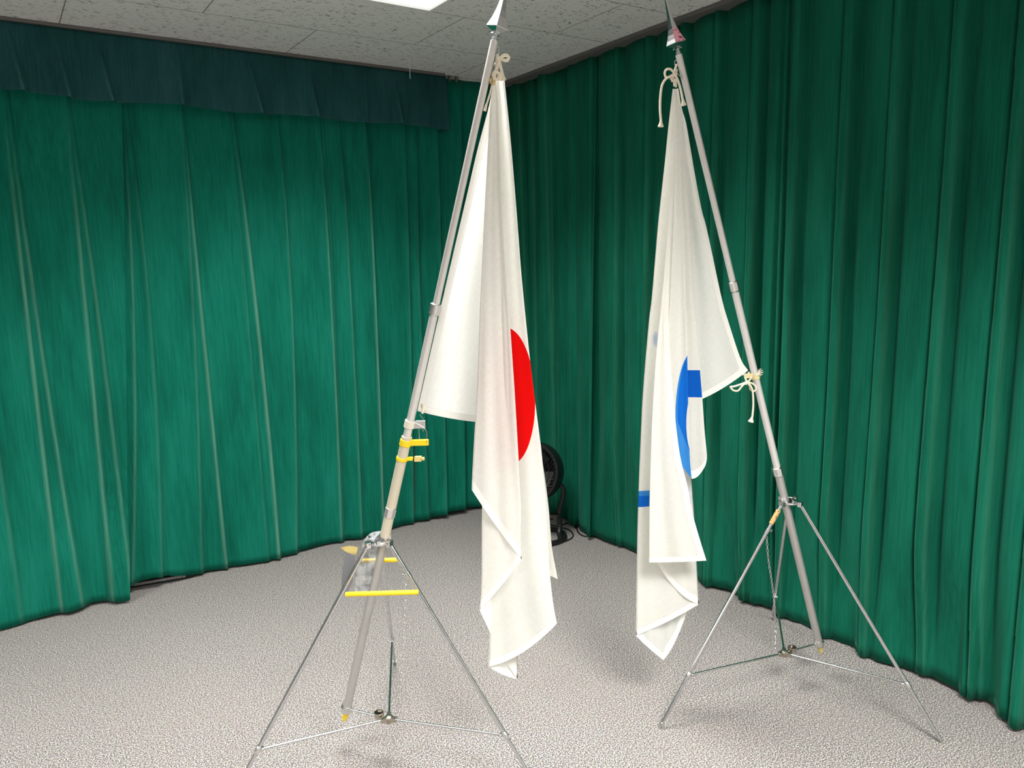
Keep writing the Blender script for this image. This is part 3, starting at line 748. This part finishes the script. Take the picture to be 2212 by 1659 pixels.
b = MB(); b.tube(crom([g+FH*.01, g-FH*.004+np.array([0, 0, -.004]), at(913, 890, D1+.06), at(912, 893, D1+.06)], 5), .0032, 10); b.build('corner_cord', M_rope, f1)
g = at(1064, 175, D1-.004); b = MB(); b.torus(g, FH+RH*.8, .0075, .0024, 24, 8); b.build('grommet', M_brass, f1)
def ropeobj(name, paths, D, parent, r=.0036, ends=()):
    b = MB()
    for p in paths: b.tube(crom([at(x, y, D+w_) for x, y, w_ in p], 8), r, 10)
    for (p, q, r1) in ends: b.lathe(at(*p[:2], D+p[2]), at(*q[:2], D+q[2])-at(*p[:2], D+p[2]), [(0, r), (.006, r*1.3), (.016, r1), (.018, r1*.9)], 14)
    return b.build(name, M_rope, parent)
ropeobj('top_cord', [[(1075, 118, 0), (1073, 135, -.008), (1072, 152, -.01), (1068, 165, -.008), (1067, 178, 0)],
    [(1072, 152, -.012), (1078, 136, -.014), (1083, 124, -.014), (1093, 119, -.014), (1099, 124, -.012), (1095, 131, -.012), (1086, 129, -.014), (1079, 126, -.016), (1080, 137, -.018), (1083, 150, -.018), (1086, 164, -.016)],
    [(1066, 158, -.006), (1072, 154, -.016), (1078, 160, -.012), (1076, 172, -.006), (1068, 168, -.012), (1065, 160, -.008)]], D1, f1, r=.0038, ends=[((1084, 157, -.018), (1086, 172, -.018), .0085)])
ropeobj('top_cord_loose_end', [[(1064, 178, .0), (1059, 200, -.004), (1051, 226, -.008)]], D1, f1, r=.0025, ends=[((1051, 224, -.008), (1049, 232, -.008), .004)])

# ---- flag with the blue marks
f2 = empty('flag', tuple(at(1450, 700, D2)), 'white cloth flag with partly hidden blue marks hanging in folds', 'flag')
Q = {}
Q[0] = hoist(P2, D2, [(1465, 190, .6), (1473, 235, 1), (1483, 271, 1), (1500, 370, 1), (1515, 450, 1), (1528, 500, 1), (1558, 640, 1), (1575, 700, 1), (1600, 775, 1), (1616, 800, 1)])
Q[1] = wfix([(1462, 192), (1474, 300), (1482, 450), (1490, 600), (1497, 750), (1502, 868)], .045)
Q[2] = wfix([(1460, 192), (1477, 271), (1485, 400), (1492, 500), (1499, 640), (1505, 700), (1512, 800), (1517, 860), (1522, 930), (1527, 985), (1524, 1005)], -.03)
Q[3] = wfix([(1459, 192), (1468, 271), (1472, 400), (1477, 500), (1480, 640), (1483, 700), (1486, 840), (1487, 900), (1490, 985), (1494, 1034)], -.022)
Q[4] = wfix([(1457, 192), (1458, 271), (1456, 450), (1448, 640), (1440, 800), (1445, 950), (1450, 978)], -.026)
Q[5] = wfix([(1456, 192), (1450, 400), (1440, 700), (1425, 1000), (1420, 1217)], .005)
Q[6] = wfix([(1460, 192), (1470, 400), (1480, 700), (1490, 980), (1495, 1050), (1499, 1108), (1505, 1217), (1508, 1270), (1510, 1305)], .035)
Q[7] = wfix([(1453, 192), (1444, 271), (1436, 350), (1425, 450), (1420, 500), (1408, 640), (1401, 700), (1389, 845), (1383, 965), (1378, 1100), (1375, 1250), (1373, 1373)], .018)
Q[8] = wfix([(1457, 192), (1450, 500), (1440, 900), (1434, 1250), (1433, 1426)], .055)
Q[9] = wfix([(1459, 192), (1465, 500), (1475, 900), (1482, 1200), (1485, 1318)], .065)
Q[10] = wfix([(1457, 192), (1452, 400), (1440, 700), (1435, 1000), (1440, 1195)], -.012)
Q[11] = wfix([(1456, 192), (1454, 271), (1448, 400), (1442, 500), (1430, 640), (1424, 700), (1417, 772), (1412, 845), (1407, 941), (1403, 1086), (1402, 1215)], -.05)
Q[12] = wfix([(1458, 192), (1458, 271), (1455, 400), (1450, 500), (1445, 640), (1445, 720), (1449, 790), (1453, 845), (1460, 917), (1470, 989), (1485, 1050), (1493, 1098), (1509, 1156), (1526, 1211)], -.045)
Q[13] = wfix([(1458, 192), (1462, 271), (1460, 400), (1459, 500), (1456, 640), (1458, 700), (1462, 800), (1462, 900)], -.016)
BLUE = (.0, .12, .62, 1); BLUE2 = (.004, .17, .74, 1); LBLUE = (.05, .30, .80, 1)
def V2(py): return uv_of(1450, py, D2)[1]
def band(t, u, v, base):
    k = t.math('MULTIPLY', t.math('LESS_THAN', v, V2(798)), t.math('GREATER_THAN', v, V2(856))); return t.mix(k, base, BLUE)
def arcp(t, u, v, base):
    def e_(cx, cy, rx, ry): c = uv_of(cx, cy, D2); return ell(t, u, v, c, (uv_of(cx+rx, cy, D2)[0]-c[0], abs(uv_of(cx, cy+ry, D2)[1]-c[1])))
    out = t.math('LESS_THAN', e_(1511, 885, 56, 142), 1.); inn = t.math('GREATER_THAN', e_(1503, 908, 24, 78), 1.)
    ua, va = uv_of(1459, 905, D2); ub, vb = uv_of(1492, 985, D2)
    line = t.math('ADD', v, t.math('MULTIPLY_ADD', u, -(vb-va)/(ub-ua), -(va-ua*(vb-va)/(ub-ua))))   # >0 above
    low = t.math('LESS_THAN', line, 0.)
    lowu = t.math('LESS_THAN', v, V2(940))
    k = t.math('MAXIMUM', t.math('MULTIPLY', out, inn), t.math('MULTIPLY', low, lowu))
    rim = t.math('GREATER_THAN', e_(1511, 885, 51, 150), 1.)
    cc = t.mix(t.math('MAXIMUM', low, t.math('MULTIPLY', rim, .8)), BLUE2, LBLUE)
    return t.mix(k, base, cc)
def leftp(t, u, v, base):
    up = t.math('GREATER_THAN', v, V2(1074))
    k = t.math('MULTIPLY', t.math('LESS_THAN', v, V2(1063)), t.math('GREATER_THAN', v, V2(1098)))
    c = t.mix(up, BLUE2, LBLUE); base = t.mix(k, base, c)
    a = uv_of(1420, 735, D2); e2 = ell(t, u, v, a, (.012, .028))
    return t.mix(t.math('MULTIPLY', t.math('SUBTRACT', 1., t.math('MINIMUM', e2, 1.)), .6), base, (.25, .38, .72, 1))
ms = [cloth_mat('flag2_cloth', None, D2), cloth_mat('flag2_blue_band', band, D2), cloth_mat('flag2_blue_arc', arcp, D2), cloth_mat('flag2_left_marks', leftp, D2)]
cloth([dict(s=[Q[0], Q[1], Q[2], Q[3], Q[4]], sag=[6, 0, 8, 0], m=[0, 0, 1, 2], edge={0}, nohem={3: 1}),
       dict(s=[Q[5], Q[6], Q[7], Q[8], Q[9]], sag=[16, 4, 2, 13], m=[0, 3, 0, 0], edge={4}, ease={0: .3, 1: .3, 2: .1, 3: .1}),
       dict(s=[Q[10], Q[11], Q[12]], sag=[0, 1], m=[0, 0], edge={2}),
       ], D2, 'flag_cloth', ms, f2, seed=11)
gp = at(1606, 806, pole_D(P2, 806)-.004)
b = MB(); b.torus(gp, FH, .0062, .002, 24, 8); tag(b.build('grommet', M_steel, f2), 'steel eyelet at the lower corner')
Dp = pole_D(P2, 815)
ropeobj('lower_cord', [[(1606, 806, .008), (1609, 811, -.006), (1616, 808, -.008), (1618, 804, -.006)], [(1608, 808, -.004), (1611, 820, -.008), (1616, 826, -.01)],
    [(1612, 828, -.012), (1620, 820, -.016), (1622, 813, -.012)], [(1613, 821, -.014), (1611, 831, -.018)],
    [(1611, 826, -.008), (1598, 831, -.012), (1585, 835, -.012), (1578, 836, -.010), (1584, 843, -.010), (1594, 844, -.012), (1602, 835, -.014), (1611, 826, -.012)],
    [(1614, 826, -.014), (1624, 828, -.02), (1632, 834, -.022), (1633, 841, -.022), (1628, 845, -.02), (1621, 841, -.018), (1619, 833, -.016), (1613, 826, -.012)],
    [(1613, 826, -.016), (1620, 832, -.024), (1625, 842, -.026), (1627, 860, -.026), (1627, 880, -.026), (1625, 902, -.026)]], Dp, f2, r=.0030, ends=[((1625, 900, -.026), (1621, 914, -.026), .009)])
ropeobj('top_cord', [[(1461, 140, 0), (1458, 152, -.012), (1456, 166, -.014), (1457, 186, -.004)], [(1462, 150, -.006), (1460, 170, -.012), (1460, 188, -.002)],
    [(1460, 158, -.016), (1449, 164, -.018), (1440, 168, -.018), (1436, 158, -.016), (1440, 150, -.014), (1449, 150, -.016), (1456, 160, -.018), (1449, 172, -.02)],
    [(1450, 165, -.02), (1440, 169, -.022), (1431, 182, -.022), (1427, 205, -.022), (1426, 235, -.022), (1428, 262, -.022)],
    [(1455, 158, -.018), (1463, 170, -.022), (1470, 192, -.022), (1475, 216, -.022)],
    [(1451, 175, -.014), (1458, 172, -.022), (1463, 176, -.016)]], D2, f2, r=.0033, ends=[((1428, 260, -.022), (1427, 278, -.022), .0085), ((1475, 214, -.022), (1478, 232, -.022), .0075)])
# strap on pole 2 that holds the lower cord
e2_ = P2[0]; c = pole_pt(P2, 812); s2_ = P2[2]
b = MB(); b.lathe(c-s2_*.008, s2_, [(0, .0115), (0, .0135), (.016, .0135), (.016, .0115), (0, .0115)], 22)
b.box(at(1618, 812, Dp-.008), (.022, .006, .014), [RH, FH, [0, 0, 1]])
tag(b.build('strap', M_strap, e2_), 'tan strap holding the lower flag cord')
b = MB()
for k in range(9):
    a = k*.7; b.tube([at(1638, 806, Dp-.012), at(1643+math.cos(a)*6, 804+math.sin(a)*8, Dp-.014+.004*math.sin(k*2))], .0012, 6)
b.tube([at(1632, 812, Dp-.01), at(1640, 805, Dp-.012)], .004, 8); b.build('frayed_end', M_rope, e2_)

# ------------------------------------------------------------------ yellow bars and plastic on the left stand
col1, hub1 = S1[1], S1[2]
def bar(px0, py0, px1, py1, D0, D1_, r, lb):
    a, z = at(px0, py0, D0), at(px1, py1, D1_); u = (z-a); L = np.linalg.norm(u); u /= L
    b = MB(); b.lathe(a, u, [(0, r*.8), (.002, r), (L-.002, r), (L, r*.8)], 16); o = b.build('yellow_bar', M_yellow); tag(o, lb, 'bar', None); return o
bar(746, 1284, 904, 1279, dist(col1)-.10, dist(col1)-.085, .0068, 'long yellow bar laid across the legs of the left flag stand')
bar(776, 1212, 862, 1209, dist(col1)+.045, dist(col1)+.045, .0066, 'short yellow bar just below the collar of the left flag stand')
M_plas = mat('clear_plastic', (.50, .54, .56), .25); _t = NT(M_plas)
_c = _t.n('ShaderNodeTexCoord').outputs['Object']; _n = _t.n('ShaderNodeTexNoise', {'Vector': _c, 'Scale': 40., 'Detail': 4.}).outputs[0]
_t.link(_t.ramp(_n, [(.35, (.16, .17, .2)), (.6, (.62, .65, .66))]), _t.b.inputs['Base Color'])
_t.link(_t.n('ShaderNodeBump', {'Height': _n, 'Strength': 1., 'Distance': .01}).outputs[0], _t.b.inputs['Normal'])
_tr = _t.n('ShaderNodeBsdfTransparent'); _mx = _t.n('ShaderNodeMixShader', {0: .45, 1: _t.b.outputs[0], 2: _tr.outputs[0]})
_t.link(_mx.outputs[0], [n for n in _t.t.nodes if n.type == 'OUTPUT_MATERIAL'][0].inputs[0])
pe_ = empty('plastic_sheet', tuple(at(790, 1220, dist(col1)+.02)), 'crumpled clear plastic sheet caught under the collar of the left flag stand', 'plastic sheet')
Dq = dist(col1)+.02
cloth([dict(s=[[(822, 1146, 0), (800, 1152, 0), (784, 1172, 0), (776, 1205, 0), (766, 1240, .0), (764, 1282, 0)], [(830, 1148, -.02), (812, 1162, -.02), (800, 1185, -.025), (796, 1215, -.02), (790, 1250, -.015), (782, 1282, -.01)], [(836, 1152, .0), (834, 1170, 0), (830, 1200, .0), (818, 1235, .0), (806, 1260, 0), (798, 1284, 0)]], sag=[0, 0], m=[0, 0], nohem={0: 1, 1: 1})], Dq, 'clear_sheet', [M_plas], pe_, N=40, M=10, seed=5)
M_gplas = mat('grey_plastic', (.20, .205, .22), .5)
cloth([dict(s=[[(748, 1192, .0), (741, 1225, 0), (738, 1262, 0), (742, 1284, 0)], [(768, 1204, -.01), (764, 1230, -.012), (762, 1255, -.01), (750, 1282, -.005)]], sag=[0], m=[0], nohem={0: 1})], Dq, 'grey_flap', [M_gplas], pe_, N=24, M=8, seed=6)
cloth([dict(s=[[(735, 1183, .0), (749, 1193, -.004), (769, 1199, 0)], [(737, 1182, -.005), (756, 1179, -.008), (774, 1182, -.004)]], sag=[0], m=[0], nohem={0: 1})], Dq, 'yellow_edge', [M_tip], pe_, N=16, M=8, seed=7)

# ------------------------------------------------------------------ black fan in the corner
fb = onz(1188, 1163); DF = dist(fb)
fe = empty('floor_fan', tuple(fb), 'black round floor fan in the corner, half hidden behind the red disc flag', 'fan')
fc = at(1150, 1018, DF); ax = -FH*.80-RH*.50+np.array([0, 0, .12]); ax = ax/np.linalg.norm(ax)
ax = -FH*.88-RH*.42+np.array([0, 0, .22]); ax /= np.linalg.norm(ax)
Rf = .155
b = MB(); b.lathe(fc-ax*.07, ax, [(-.05, .05), (-.045, .09), (-.02, .135), (.01, Rf), (.09, Rf+.004), (.10, Rf), (.10, Rf-.014), (.02, Rf-.02), (0, .05)], 48); b.build('housing', M_black, fe)
b = MB(); gs = np.cross(ax, [0, 0, 1.]); gs /= np.linalg.norm(gs); gq = np.cross(ax, gs); G0 = fc+ax*.032
for k in range(44):
    a = 2*math.pi*k/44; pts = []
    for j in range(8):
        r = .025+(Rf-.03)*j/7; aa = a+.9*j/7; pts.append(G0+ax*.012*(1-(j/7)**2)+r*(math.cos(aa)*gs+math.sin(aa)*gq))
    b.tube(pts, .0016, 5)
for R_ in (Rf-.012, .11): b.torus(G0+ax*(.0 if R_ > .12 else .006), ax, R_, .0022, 40, 6)
b.lathe(G0+ax*.008, ax, [(0, .03), (.008, .028), (.010, .02)], 24); b.build('guard_grille', mat('black_gloss', (.008, .008, .009), .3), fe)
b = MB()
for k in range(5):
    a = 2*math.pi*k/5; c_ = fc+ax*.0; r0 = gs*math.cos(a)+gq*math.sin(a); r1 = gs*math.cos(a+.7)+gq*math.sin(a+.7)
    v = [c_+r0*.03, c_+r0*.125+ax*.012, c_+r1*.12-ax*.012, c_+r1*.03-ax*.008]; v2 = [p+ax*.003 for p in v]
    b.add(v+v2, [(0, 1, 2, 3), (7, 6, 5, 4), (0, 4, 5, 1), (1, 5, 6, 2), (2, 6, 7, 3), (3, 7, 4, 0)])
b.build('fan_blades', M_black, fe)
fz = lambda p, z: np.array([p[0], p[1], z])
base_c = fz(at(1165, 1150, DF), 0)
b = MB()
ringpts = [base_c+np.array([0, 0, .014])+.135*(math.cos(a)*RH+math.sin(a)*FH*.9) for a in np.linspace(-2.4, 2.4, 30)]
b.tube(ringpts, .013, 12)
rr_ = onz(1209, 1150, .02); 
b.tube(crom([fz(at(1208, 1120, DF), .115), fz(at(1209, 1130, DF), .07), fz(at(1208, 1145, DF-.02), .035), base_c+np.array([0, 0, .014])+.135*(math.cos(-.6)*RH+math.sin(-.6)*FH*.9)], 6), .014, 12)
b.tube(crom([fc+gs*Rf*.9, fz(at(1210, 1075, DF), .30), fz(at(1208, 1110, DF), .14)], 8), .012, 12)
b.build('stand_frame', M_black, fe)
def cable(pts, lb):
    P = crom([onz(x, y, .004+z) for x, y, z in pts], 10); b = MB(); b.tube(P, .0035, 8); o = b.build('power_cable', M_black); tag(o, lb, 'cable'); return o
cable([(1150, 1155, 0), (1185, 1167, 0), (1215, 1170, 0), (1232, 1164, 0), (1238, 1155, 0), (1228, 1144, 0), (1210, 1139, 0), (1190, 1134, 0), (1170, 1132, 0), (1172, 1123, .01), (1195, 1121, .01)], 'black cable looped on the carpet beside the fan base')
cable([(1214, 1134, 0), (1228, 1129, .0), (1240, 1132, .0), (1243, 1140, .004), (1252, 1132, 0), (1246, 1140, 0), (1250, 1151, 0), (1262, 1158, 0), (1280, 1157, 0), (1300, 1148, 0)], 'black cable loop running under the right curtain hem')
# slotted black strip lying under the raised hem of the left curtain
a = ony(285, 1278, 3.80); a = onz(290, 1272); zz = onz(400, 1253)
b = MB(); u = zz-a; L = np.linalg.norm(u); u /= L; nrm = np.array([-u[1], u[0], 0])
a = a+nrm*.03; b.box(a+u*L/2+np.array([0, 0, .012]), (L+.08, .03, .024), [u, nrm, [0, 0, 1]])
o = b.build('floor_grille_strip', M_black, smooth=False, bevel=.002); tag(o, 'black slotted metal strip on the carpet under the left curtain hem', 'strip')
b = MB()
for k in range(34): b.box(a+u*(L*k/33)-nrm*.0155+np.array([0, 0, .015]), (.0035, .002, .012), [u, nrm, [0, 0, 1]])
sb = b.build('grille_slots', M_frame, None, smooth=False); sb.parent = o
# thin wire hanging from the ceiling beside the pelmet
a = ony(885, 130, 3.5); p = ony(885, 131, 3.5); p[2] = CEIL
b = MB(); b.tube([p, p-np.array([.002, 0, .09])], .0015, 6); b.lathe(p-np.array([0, 0, .004]), (0, 0, 1), [(0, .005), (.004, .006)], 10)
tag(b.build('ceiling_wire', M_frame), 'thin pale wire hanging from the ceiling in front of the pelmet', 'wire')
